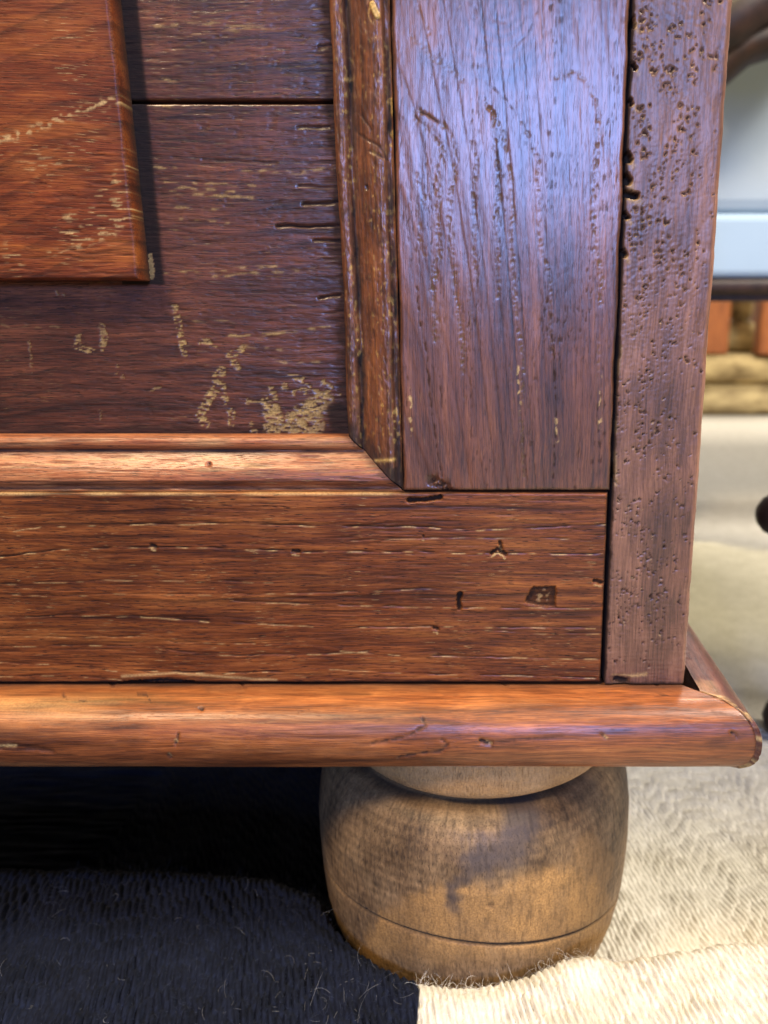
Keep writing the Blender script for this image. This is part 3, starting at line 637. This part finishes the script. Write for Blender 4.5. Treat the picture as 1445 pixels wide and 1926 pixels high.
# side return, a little proud of the mitre and standing off the post
ls = axis(-.0225, .28, .0006, hi=.03, dc=.004)
Lg, Pg = np.meshgrid(ls, pn); Zg = np.meshgrid(ls, zn)[1]
Pg2 = np.maximum(Pg, .0032) + .0011
off = .0010
tt = (Lg - ls[0]) / (ls[-1] - ls[0]); st = -(Pg2 + .0002); Y = st + tt * (ls[-1] - st)
disp = .0002 * fbm(Y * 60, Zg * 200, 420, 3) + .0005 * sm(.1, .5, fbm(Y * 260, Zg * 500, 421, 2)) * sm(.012, .0, Y - st)
dirt = .3 * sm(.1, .5, fbm(Y * 60, Pg * 400, 422, 2)) + -.0 + .5 * sm(.004, 0, Y - st) * sm(.2, .5, fbm(Y * 300, Zg * 600, 423, 2))
wear = .8 * sm(-.1, .35, fbm(Y * 350, Zg * 350, 424, 2)) * sm(.005, .0, Y - st)
tone = .5 + .1 * fbm(Y * 40, Pg * 300, 425, 3)
patch = sm(.0, .002, Y + .0170) * sm(.004, .002, Y + .0) * sm(.013, .009, Pg2); tone += .3 * patch; wear = np.maximum(wear, patch * .22)
Ps = np.stack([X0 + Pg2 - disp, Y, Zg + off * .3 - disp * .6], -1); As = attr4(wear, dirt, tone)
cap = Ps[:, :1].copy(); cap[..., 0] = X0 + .004 + (cap[..., 0] - X0 - .004) * .72; cap[..., 2] = ZB - HT / 2 + (cap[..., 2] - ZB + HT / 2) * .72; cap[..., 1] = -(cap[..., 0] - X0) - .0002
ac = As[:, :1].copy(); ac[..., 1] = .8
grid('base_moulding', np.concatenate([cap, Ps], 1), np.concatenate([ac, As], 1), M_SIDE, cab)

# splinters at the mitre
sp = []
for i in range(9):
    px = RNG.uniform(1345, 1415); py = np.interp(px, [1345, 1380, 1415], [1300, 1318, 1352]) + RNG.uniform(-4, 4)
    x = .0719 + np.interp(px, [1340, 1415], [.006, .0190]) + RNG.uniform(-.0015, .0015); p = x - .0719
    z = ZB - HT / 2 + HT / 2 * (max(0, 1 - (max(0, p - .0075) / (PR - .0075)) ** 2.35)) ** (1 / 2.35)
    L = RNG.uniform(.002, .005); a = RNG.uniform(-.25, .25)
    s0 = np.array([x, -p - .0002, z + .0002]); d = np.array([.62, -.62, -.9 * max(0, p - .008) / .0125 + RNG.uniform(-.12, .12)]) + .2 * math.sin(a)
    k = np.linspace(-.5, .7, 8)[:, None]; sp.append(s0 + d * L * k + np.array([0, 0, .0007]) * np.sin(k * 3) * .4)
M_SPL = plain('raw_splinter_wood', (.30, .13, .05), (.62, .36, .16), 500, .5, .3)
tubes('splinter', np.array(sp), RNG.uniform(.00010, .0003, len(sp)), M_SPL, cab, 5)['kind'] = 'stuff'

# --- carcass behind the front: dark inside, side, back, bottom, top
box('carcass', (XL, .0125, ZB - HT + .0022), (X0 - .0035, .275, ZT), M_DARK, cab)
box('side_panel', (X0 - .0034, .0306, ZB + .001), (X0 - .0012, .2745, ZT - .001), M_POST, cab)
box('top_board', (XL - .006, -.012, ZT + .0005), (X0 + .014, .285, ZT + .02), M_BASE, cab, .004)

# --- bun foot, turned, with scored line
fc = (-.0040, .0240)
pr = [(.030,.0002),(.038,.0006),(.0440,.0040),(.0482,.0080),(.0522,.0140),(.0560,.0217),(.0588,.0310),(.0606,.0400),(.0616,.0520),(.0621,.0640),(.0620,.0760),(.0608,.0860),(.0590,.0925),(.0564,.0975),(.0530,.1003),(.0485,.1012),(.0462,.1016),(.0455,.1026),(.0462,.1034),(.0498,.1036),(.0516,.1041),(.0525,.1056),(.0528,.1080),(.0524,.1130),(.0522,.1185),(.050,.1190)]
pr = np.array(pr); cs = np.concatenate([[0], np.cumsum(np.hypot(np.diff(pr[:, 0]), np.diff(pr[:, 1])))])
ga = .043                                             # mean height of the scored line
sgv = np.interp(ga, pr[:, 1], cs)
sv = np.sort(np.concatenate([np.linspace(0, cs[-1], 150), sgv + np.linspace(-.0012, .0012, 14)]))
def smooth_interp(s, v):
    k = np.interp(s, cs, v); kk = np.interp(s - .0012, cs, v); k3 = np.interp(s + .0012, cs, v); return (k + kk + k3) / 3
rv, zv = smooth_interp(sv, pr[:, 0]), smooth_interp(sv, pr[:, 1])
av = np.linspace(-np.pi, np.pi, 560, endpoint=False)
# denser at the front
av = av + .0 * av
A_, R_ = np.meshgrid(av, rv); Z_ = np.meshgrid(av, zv)[1]; S_ = np.meshgrid(av, sv)[1]
zgv = -.008 * np.cos(A_) - .0138 * np.sin(A_)
wgt = np.interp(Z_, [0, ga, .085], [0, 1, 0])
Zw = Z_ + zgv * wgt
Rw = np.interp(Zw, pr[:18, 1], pr[:18, 0]); R_ = np.where(Z_ < .085, Rw, R_)
arc_ = A_ * .06
groove = np.exp(-((S_ - sgv) / .00068) ** 2)
disp = -groove * .0012 + .0002 * fbm(arc_ * 60, Zw * 60, 500, 3) + .00008 * fbm(arc_ * 700, Zw * 260, 501, 3)
dents = sm(.45, .7, fbm(arc_ * 220, Zw * 260, 502, 2)); disp -= dents * .0004
def foot_uv(px, py):
    dx, dy = (px - PX0) / FPX, (py - PY0) / FPX
    best = None
    for t in np.linspace(.15, .35, 500):
        x, y, z = t * dx, -CD + t * (CT - dy * ST), CZ + t * (-ST - dy * CT)
        r = math.hypot(x - fc[0], y - fc[1]); rr = np.interp(z, pr[:18, 1], pr[:18, 0])
        if r <= rr: return (math.atan2(y - fc[1], x - fc[0]) * .06, z)
    return (math.atan2(-CD - fc[1], t * dx - fc[0]) * .06, z)
jx, jz = arc_ + .002 * fbm(arc_ * 120, Zw * 120, 503, 3), Zw + .002 * fbm(arc_ * 120, Zw * 120, 504, 3)
vx, vy, vz = fc[0] + R_ * np.cos(A_), fc[1] + R_ * np.sin(A_) + CD, Zw - CZ
dep = vy * CT - vz * ST; IX = PX0 + FPX * vx / dep; IY = PY0 - FPX * (vy * ST + vz * CT) / dep; front = np.sin(A_) < 0
IX = IX + 9 * fbm(arc_ * 160, Zw * 160, 520, 3); IY = IY + 9 * fbm(arc_ * 160, Zw * 160, 521, 3)
inside = Z_ < .1015
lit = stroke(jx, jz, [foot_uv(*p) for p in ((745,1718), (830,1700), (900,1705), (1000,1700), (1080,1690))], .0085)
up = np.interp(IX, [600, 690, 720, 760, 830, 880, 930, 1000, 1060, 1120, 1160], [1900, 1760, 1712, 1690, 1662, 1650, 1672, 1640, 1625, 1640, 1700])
lit2 = sm(-16, 22, IY - up + 14 * fbm(arc_ * 500, Zw * 160, 530, 2)) * sm(1835, 1770, IY) * sm(1175, 1120, IX) * front  # orange lit patch below the shade line painted in, partly bare wood tone
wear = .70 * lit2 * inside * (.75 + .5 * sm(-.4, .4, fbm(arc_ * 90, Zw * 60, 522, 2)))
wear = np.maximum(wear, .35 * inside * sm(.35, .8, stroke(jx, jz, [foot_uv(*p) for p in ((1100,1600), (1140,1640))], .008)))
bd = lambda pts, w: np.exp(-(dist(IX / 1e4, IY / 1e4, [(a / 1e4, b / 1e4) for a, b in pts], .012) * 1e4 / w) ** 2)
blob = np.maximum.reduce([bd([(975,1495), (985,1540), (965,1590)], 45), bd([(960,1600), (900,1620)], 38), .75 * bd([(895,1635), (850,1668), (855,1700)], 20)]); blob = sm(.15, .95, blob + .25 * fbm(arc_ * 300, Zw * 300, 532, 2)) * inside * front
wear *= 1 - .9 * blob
tone = .42 + .15 * fbm(arc_ * 50, Zw * 50, 505, 3) - .10 * sm(.25, .5, perlin(arc_ * 700 + 3, Zw * 120, 533)) + .05 * np.sin(Zw * 1900 + 2 * fbm(arc_ * 20, Zw * 40, 534, 2)) + .08 * fbm(arc_ * 420, Zw * 160, 506, 2) + .10 * sm(.2, .5, fbm(arc_ * 700, Zw * 700, 531, 2)) + .12 * sm(.045, .02, Zw)
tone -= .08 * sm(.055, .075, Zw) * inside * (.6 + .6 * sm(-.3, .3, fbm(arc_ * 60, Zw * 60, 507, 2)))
tick = sm(.25, .45, perlin(arc_ * 900, Zw * 130, 508)) * inside
dirt = np.maximum(groove * .97, tick * .30); dirt = np.maximum(dirt, dents * .3)
dirt = np.maximum(dirt, .6 * sm(.0020, .0005, np.abs(Z_ - .1022)))
nk = ~inside; wear = np.where(nk, .40 + .25 * sm(-.2, .4, fbm(arc_ * 120, Zw * 600, 509, 2)), wear); tone = np.where(nk, .62 + .2 * fbm(arc_ * 60, Zw * 300, 510, 2), tone)
Rf = R_ + disp
nkx = np.where(Z_ > .1022, 1.0, 0.0); Rf = Rf - .0006 * nkx
P = away(np.stack([fc[0] + .0030 * nkx + Rf * np.cos(A_), fc[1] + Rf * np.sin(A_), Zw], -1))
P[..., 2] = np.minimum(P[..., 2], ZB - HT + .0008)
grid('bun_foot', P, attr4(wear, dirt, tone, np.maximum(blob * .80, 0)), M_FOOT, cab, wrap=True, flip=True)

# ------------------------------------------------------------------ the rug
rug = thing('rug', 'woven woollen rug, half black half cream, rumpled under the cabinet foot', 'rug')
def wool(name, c1, c2, rough=.95, sheen=.3):
    s = NT(name)
    n = s.noise((900, 260, 900), (2, 1, 0), 4, .65, .4); n2 = s.noise((60, 60, 60), (0, 4, 0), 3, .6)
    f = s.math('ADD', s.math('MULTIPLY', n, .65), s.math('MULTIPLY', n2, .35))
    c = s.ramp(f, [(.35, c1), (.65, c2)])
    at = s.new('ShaderNodeAttribute', attribute_name='m'); sep = s.new('ShaderNodeSeparateColor'); s.L(at.outputs['Color'], sep.inputs[0])
    dk = s.ramp(f, [(.35, (.0015, .0019, .0046)), (.65, (.0075, .010, .022))])
    c = s.mix(sep.outputs[0], c, dk)
    s.L(c, s.b.inputs['Base Color']); s.b.inputs['Roughness'].default_value = rough
    s.b.inputs['Specular IOR Level'].default_value = .15
    s.b.inputs['Sheen Weight'].default_value = sheen; s.b.inputs['Sheen Roughness'].default_value = .5
    bp = s.new('ShaderNodeBump'); bp.inputs['Strength'].default_value = .8; bp.inputs['Distance'].default_value = .0006
    s.L(n, bp.inputs['Height']); s.L(bp.outputs[0], s.b.inputs['Normal'])
    return s.m
M_RUG = wool('rug_wool', (.42, .375, .295), (.62, .57, .475), sheen=.0)
PL = .047
def rug_base(X, Y):
    yl = np.interp(X, [-.20, -.085, -.055, .045, .09, .30], [.006, .0, -.012, -.040, -.032, -.030])
    wdt = np.interp(X, [-.2, .05, .3], [.05, .034, .045])
    z = PL * sm(1, 0, (Y - yl) / wdt)
    z = z + .0022 * fbm(X * 14, Y * 14, 600, 2) * sm(.6, .1, Y) - .0068 * np.exp(-((X + .022) / .047) ** 2) * sm(.03, -.02, Y) * sm(-.14, -.07, Y)
    d = np.hypot(X - fc[0], Y - fc[1])
    z = np.where(Y < fc[1] + .02, z - (z - .030) * sm(.0665, .0600, d) * (z > .03), z)
    z = z + .0018 * np.exp(-((d - .072) / .005) ** 2) * sm(.0, -.03, Y)
    return z
def stitch(X, Y):
    sxx, syy = .0023, .0095
    xs_ = X + .22 * Y + .0014 * fbm(X * 60, Y * 40, 601, 3)
    c = np.floor(xs_ / sxx); fx = xs_ / sxx - c - .5
    yy = Y / syy + np.sin(c * 12.9898) * 43758.5453 % 1; r = np.floor(yy); fy = yy - r - .5
    jit = ((np.sin(c * 78.2 + r * 37.7) * 4375.5 % 1) - .5) * 1.5
    fx2 = fx + .38 * fy + .12 * jit
    h = np.clip(1 - (2.15 * fx2) ** 2, 0, 1) ** .7 * (.35 + .65 * np.clip(1 - (2 * fy) ** 2, 0, 1) ** .5)
    return h * (1 + .35 * jit) * (.55 + .6 * sm(-.5, .4, fbm(X * 45, Y * 30, 606, 3)))
def bnd(Y): return -.0222 + .0010 * np.sin(Y * 90) + .0006 * fbm(Y * 260, Y * 0, 602, 2)
xs = axis(-.9, 1.8, .00042, lo=-.190, hi=.175, dc=.012); ys = axis(-.75, 2.02, .00060, lo=-.078, hi=.05, dc=.006)
ys = np.unique(np.concatenate([ys, np.linspace(.05, .2, 150)]))
X, Y = np.meshgrid(xs, ys)
fine = sm(.17, .13, np.abs(X + .01)) * 1.0; fine = np.maximum(fine, 0)
st = stitch(X, Y)
fuz = 1.6 * fbm(X * 1900, Y * 420, 603, 2) + .6 * fbm(X * 1500, Y * 1500, 604, 2)
Zr = rug_base(X, Y) + (.0019 * st + .00010 * fuz) * np.where((np.abs(X) < .35) & (Y < .25), 1, .0)
blk = (X < bnd(Y)).astype(float)
blk = sm(.0002, -.0002, X - bnd(Y))
grid('woven_field', away(np.stack([X, Y, Zr], -1)), attr4(blk, 1 - st, np.zeros_like(X)), M_RUG, rug)

def fibre(n, xr, yr, Lr, seed, near=None, lift=1.0):
    g = np.random.default_rng(seed)
    x = g.uniform(*xr, n); y = g.uniform(*yr, n)
    if near: a = g.uniform(*near[0], n); r = g.normal(near[1], near[2], n); x = fc[0] + r * np.cos(a); y = fc[1] + r * np.sin(a)
    z = rug_base(x, y) + .0004
    K = 9; L = g.uniform(*Lr, n) ; az = g.uniform(0, 2 * np.pi, n); el = g.uniform(.15, 1.2, n) * lift
    cu = g.normal(0, 2.2, n); cv = g.uniform(-2.8, .2, n)
    P = np.zeros((n, K, 3)); P[:, 0] = np.stack([x, y, z], -1)
    for k in range(1, K):
        t = k / K; a = az + cu * t; e = el + cv * t
        d = np.stack([np.cos(a) * np.cos(e), np.sin(a) * np.cos(e), np.sin(e)], -1)
        P[:, k] = P[:, k - 1] + d * (L / K)[:, None]
    zf = rug_base(P[..., 0], P[..., 1]) + .0005
    P[..., 2] = np.maximum(P[..., 2], zf)
    d = np.hypot(P[..., 0] - fc[0], P[..., 1] - fc[1]); rr = np.interp(P[..., 2], pr[:18, 1], pr[:18, 0]) + .0002
    k = np.where(d < rr, rr / d, 1); P[..., 0] = fc[0] + (P[..., 0] - fc[0]) * k; P[..., 1] = fc[1] + (P[..., 1] - fc[1]) * k
    return away(P)
M_FW = plain('cream_wool_fibre', (.60, .54, .44), (.78, .73, .64), 100, .8, 0)
M_FB = plain('black_wool_fibre', (.008, .010, .018), (.035, .040, .065), 100, .75, 0)
PW = np.concatenate([fibre(3500, (-.02, .15), (-.085, .02), (.0015, .0045), 1, lift=.7), fibre(700, (0, 1), (0, 1), (.003, .008), 2, ((-2.1, -.35), .0665, .0022)),
                     fibre(1300, (.045, .15), (-.045, -.01), (.004, .011), 3), fibre(700, (.05, .16), (-.01, .14), (.004, .012), 5)])
PB = np.concatenate([fibre(4500, (-.17, -.022), (-.085, .03), (.0015, .0055), 4, lift=.8), fibre(500, (-.17, -.04), (-.02, .03), (.004, .009), 6)])
okw = PW[:, 0, 0] / KS > bnd((PW[:, 0, 1] + CD) / KS - CD) - .001
PW = PW[okw]
PM = np.concatenate([fibre(60, (-.06, -.02), (-.085, -.03), (.005, .013), 8), fibre(90, (-.17, -.03), (-.085, .0), (.003, .008), 9)])
f1 = tubes('wool_fibres', PW, RNG.uniform(.00002, .000048, len(PW)), M_FW, rug); f1['kind'] = 'stuff'; f1['label'] = 'fine cream wool hairs standing off the weave'
f2 = tubes('wool_fibres', PB, RNG.uniform(.00002, .000045, len(PB)), M_FB, rug); f2['kind'] = 'stuff'; f2['label'] = 'fine black wool hairs standing off the weave'
M_FG = plain('grey_wool_fibre', (.16, .15, .15), (.34, .32, .30), 100, .8, 0)
f3 = tubes('wool_fibres', PM, RNG.uniform(.00002, .00004, len(PM)), M_FG, rug); f3['kind'] = 'stuff'; f3['label'] = 'stray pale hairs on the black wool'

# ------------------------------------------------------------------ setting
M_FLOOR = plain('floor_boards', (.30, .24, .17), (.40, .33, .24), 8, .5)
fl = box('floor', (-4, -4, -.25), (6, 5, FZ - .012), M_FLOOR); fl['kind'] = 'structure'
M_WALL = plain('room_wall_paint', (.55, .50, .42), (.62, .57, .50), 3, .8)
wl = box('wall', (-4, 3.0, FZ - .012), (6, 3.1, 2.6), M_WALL); wl['kind'] = 'structure'

# ------------------------------------------------------------------ background things
M_DKW = plain('dark_turned_wood', (.014, .007, .005), (.035, .016, .010), 60, .5, .15, coat=0., spec=.25)
M_ORW = plain('orange_brown_wood', (.20, .06, .018), (.34, .11, .03), 30, .4, .1, stretch=(4, 4, .6))
M_PALE = plain('pale_blue_white_cloth', (.27, .36, .44), (.29, .385, .47), 6, .7, .1)
M_GREY = plain('pale_grey_cloth', (.26, .30, .33), (.28, .325, .355), 6, .7, .1)
M_STRAW = plain('straw_weave', (.16, .105, .04), (.52, .39, .18), 9, .8, .8, .01, stretch=(1, 1, 2.5))
# stool: ball feet and knobs
sx, sy = G(1472, 1385, FZ)
stool = thing('stool', 'dark turned wood stool with ball knob, cut by the right edge of the photo', 'stool', (sx, sy, FZ))
def turned(cx, cy, h):
    zb = F(1460, 968, sy)[1] - FZ
    p = [(0, 0), (.008, .0004), (.0125, .006), (.0145, .014), (.0125, .022), (.006, .029), (.0055, .034), (.0085, .042), (.0090, .06), (.0065, .10), (.0055, zb - .018), (.0080, zb - .0155), (.0085, zb), (.0080, zb + .016), (.0055, zb + .019), (.0075, zb + .03), (.0085, .3), (.006, .45), (.009, .5), (.009, h)]
    return lathe('leg', p, (cx, cy, FZ), M_DKW, stool, 40)
for dx, dy in ((0, 0), (.28, -.12), (.33, .27)): turned(sx + dx, sy + dy, .548)
kx, kz = F(1466, 968, sy - .004)
hl = lathe('stretcher', [(0, -.0142), (.006, -.0130), (.0110, -.0090), (.0138, -.003), (.0142, .001), (.0125, .0075), (.008, .012), (.0055, .014), (.0075, .018), (.0055, .022), (.0055, .20), (0, .201)], (0, 0, 0), M_DKW, None, 32)
hl.parent = stool; hl.rotation_euler = (0, math.pi / 2, 0); hl.location = Vector((kx, sy - .004, kz)) - stool.location
lathe('seat', [(0, .548), (.20, .548), (.207, .553), (.21, .562), (.207, .572), (.20, .577), (0, .578)], (sx + .205, sy + .05, FZ), M_DKW, stool, 64)

# settee with pale upholstery, dark rail and scrolled arm
yS = .65
def FS(px, py, y=yS): return F(px, py, y)
xa = F(1300, 540, yS)[0]; zr0, zr1 = FS(1390, 556)[1], FS(1390, 524)[1]
settee = thing('settee', 'settee with pale blue-white cover, dark wood rail and scrolled arm behind the cabinet', 'settee', (.2, yS + .2, FZ))
def bar(name, pts, w, mat, parent, prof_n=10):
    """swept round bar through pts [(x,y,z,r)]"""
    P = np.array(pts, float); n = len(P); T = np.gradient(P[:, :3], axis=0); T /= np.linalg.norm(T, axis=1)[:, None]
    Vv = np.array([0, 1, 0.]); U = np.cross(T, Vv); U /= np.linalg.norm(U, axis=1)[:, None] + 1e-9
    a = np.linspace(0, 2 * np.pi, prof_n, endpoint=False)
    R = P[:, None, :3] + P[:, 3][:, None, None] * (U[:, None] * np.cos(a)[None, :, None] + w * Vv[None, None] * np.sin(a)[None, :, None])
    R = R - np.array(parent.location)
    return grid(name, R, attr4(*(np.zeros(R.shape[:2]) for _ in range(3))), mat, parent, wrap=True)
rp = []
for k in np.linspace(0, 1, 14):
    x = .12 + k * .85; rp.append((x, yS + .010, (zr0 + zr1) / 2 + .010 * (x - xa), (zr1 - zr0) / 2))
bar('front_rail', rp, .8, M_DKW, settee, 16)
box('apron', (.13, yS + .012, zr0 - .006), (.95, yS + .03, zr0 + .014), M_DKW, settee, .002)
ztop = FS(1400, -60)[1]
box('cushion', (.105, yS + .004, zr1 + .001), (.97, yS + .42, FS(1400, 400)[1]), M_PALE, settee, .008, 3)
box('upholstered_back', (.105, yS + .05, FS(1400, 400)[1] + .001), (.97, yS + .40, ztop + .06), M_GREY, settee, .02, 3)
sc_ = []
for px, py, r in ((1300, 175, .010), (1340, 150, .014), (1375, 112, .017), (1400, 92, .017), (1450, 76, .017), (1500, 50, .016), (1540, 0, .015)):
    x, z = FS(px, py, yS - .02); sc_.append((x, yS - .02, z, r))
bar('scrolled_arm', sc_, 1.2, M_DKW, settee, 14)
sc_ = []
for px, py, r in ((1320, 90, .03), (1360, 60, .034), (1400, 30, .032), (1450, 0, .03), (1520, -40, .03), (1600, -80, .03)):
    x, z = FS(px, py, yS - .01); sc_.append((x, yS - .01, z, r))
bar('arm_rest', sc_, 1.3, M_DKW, settee, 14)
box('leg', (.16, yS + .01, FZ), (.20, yS + .05, zr0), M_DKW, settee, .004); box('leg', (.88, yS + .01, FZ), (.92, yS + .05, zr0), M_DKW, settee, .004)
box('leg', (.16, yS + .36, FZ), (.19, yS + .40, zr0 + .01), M_DKW, settee, .004); box('leg', (.88, yS + .36, FZ), (.92, yS + .40, zr0 + .01), M_DKW, settee, .004)

# straw platform with a chair and a pot on it
yB = 1.95
zp = F(1380, 668, yB)[1]; xl, xr_ = F(1250, 700, yB)[0], 2.2
plat = thing('platform', 'low straw-coloured woven platform at the far side of the room', 'platform', (1.2, yB + .4, FZ))
nb = 2
for k in range(nb):
    z0, z1 = FZ + (zp - FZ) * k / nb, FZ + (zp - FZ) * (k + 1) / nb
    box('straw_roll', (xl, yB + .03 * k, z0 + .001), (xr_, yB + .8, z1 - .001), M_STRAW, plat, .035, 4)
def legbox(parent, p0, p1, y, mat, zlo, name='leg'):
    x0, x1 = F(p0, 620, y)[0], F(p1, 620, y)[0]; z1 = F(1390, 500, y)[1]
    return box(name, (x0, y, zlo), (x1, y + .06, z1), mat, parent, .008)
ch = thing('wooden_chair', 'orange-brown wooden chair standing on the straw platform', 'chair', (F(1385, 600, 2.05)[0], 2.05, zp))
legbox(ch, 1322, 1374, 2.0, M_ORW, zp); legbox(ch, 1431, 1478, 1.97, M_ORW, zp)
box('seat', (F(1315, 500, 2.0)[0], 1.965, F(1390, 500, 2.0)[1]), (F(1490, 500, 2.0)[0], 2.4, F(1390, 470, 2.0)[1]), M_ORW, ch, .008)
box('back_leg', (F(1325, 600, 2.0)[0], 2.32, zp), (F(1325, 600, 2.0)[0] + .06, 2.38, F(1390, 500, 2.0)[1]), M_ORW, ch, .006)
box('back_leg', (F(1460, 600, 2.0)[0] + .05, 2.32, zp), (F(1460, 600, 2.0)[0] + .11, 2.38, F(1390, 500, 2.0)[1]), M_ORW, ch, .006)
jx0, jz0 = F(1392, 600, 2.2)
jar = thing('straw_sack', 'small pale straw sack between the legs of the wooden chair', 'sack', (jx0, 2.2, zp))
zt = F(1392, 562, 2.2)[1] - zp
lathe('sack_body', [(0, 0), (.075, 0), (.088, zt * .12), (.08, zt * .35), (.055, zt * .52), (.034, zt * .58)], (jx0, 2.2, zp), M_STRAW, jar, 32)
lathe('sack_neck', [(.026, zt * .575), (.028, zt * .62), (.036, zt * .7), (.038, zt * .92), (.02, zt), (0, zt)], (jx0, 2.2, zp), M_STRAW, jar, 32)
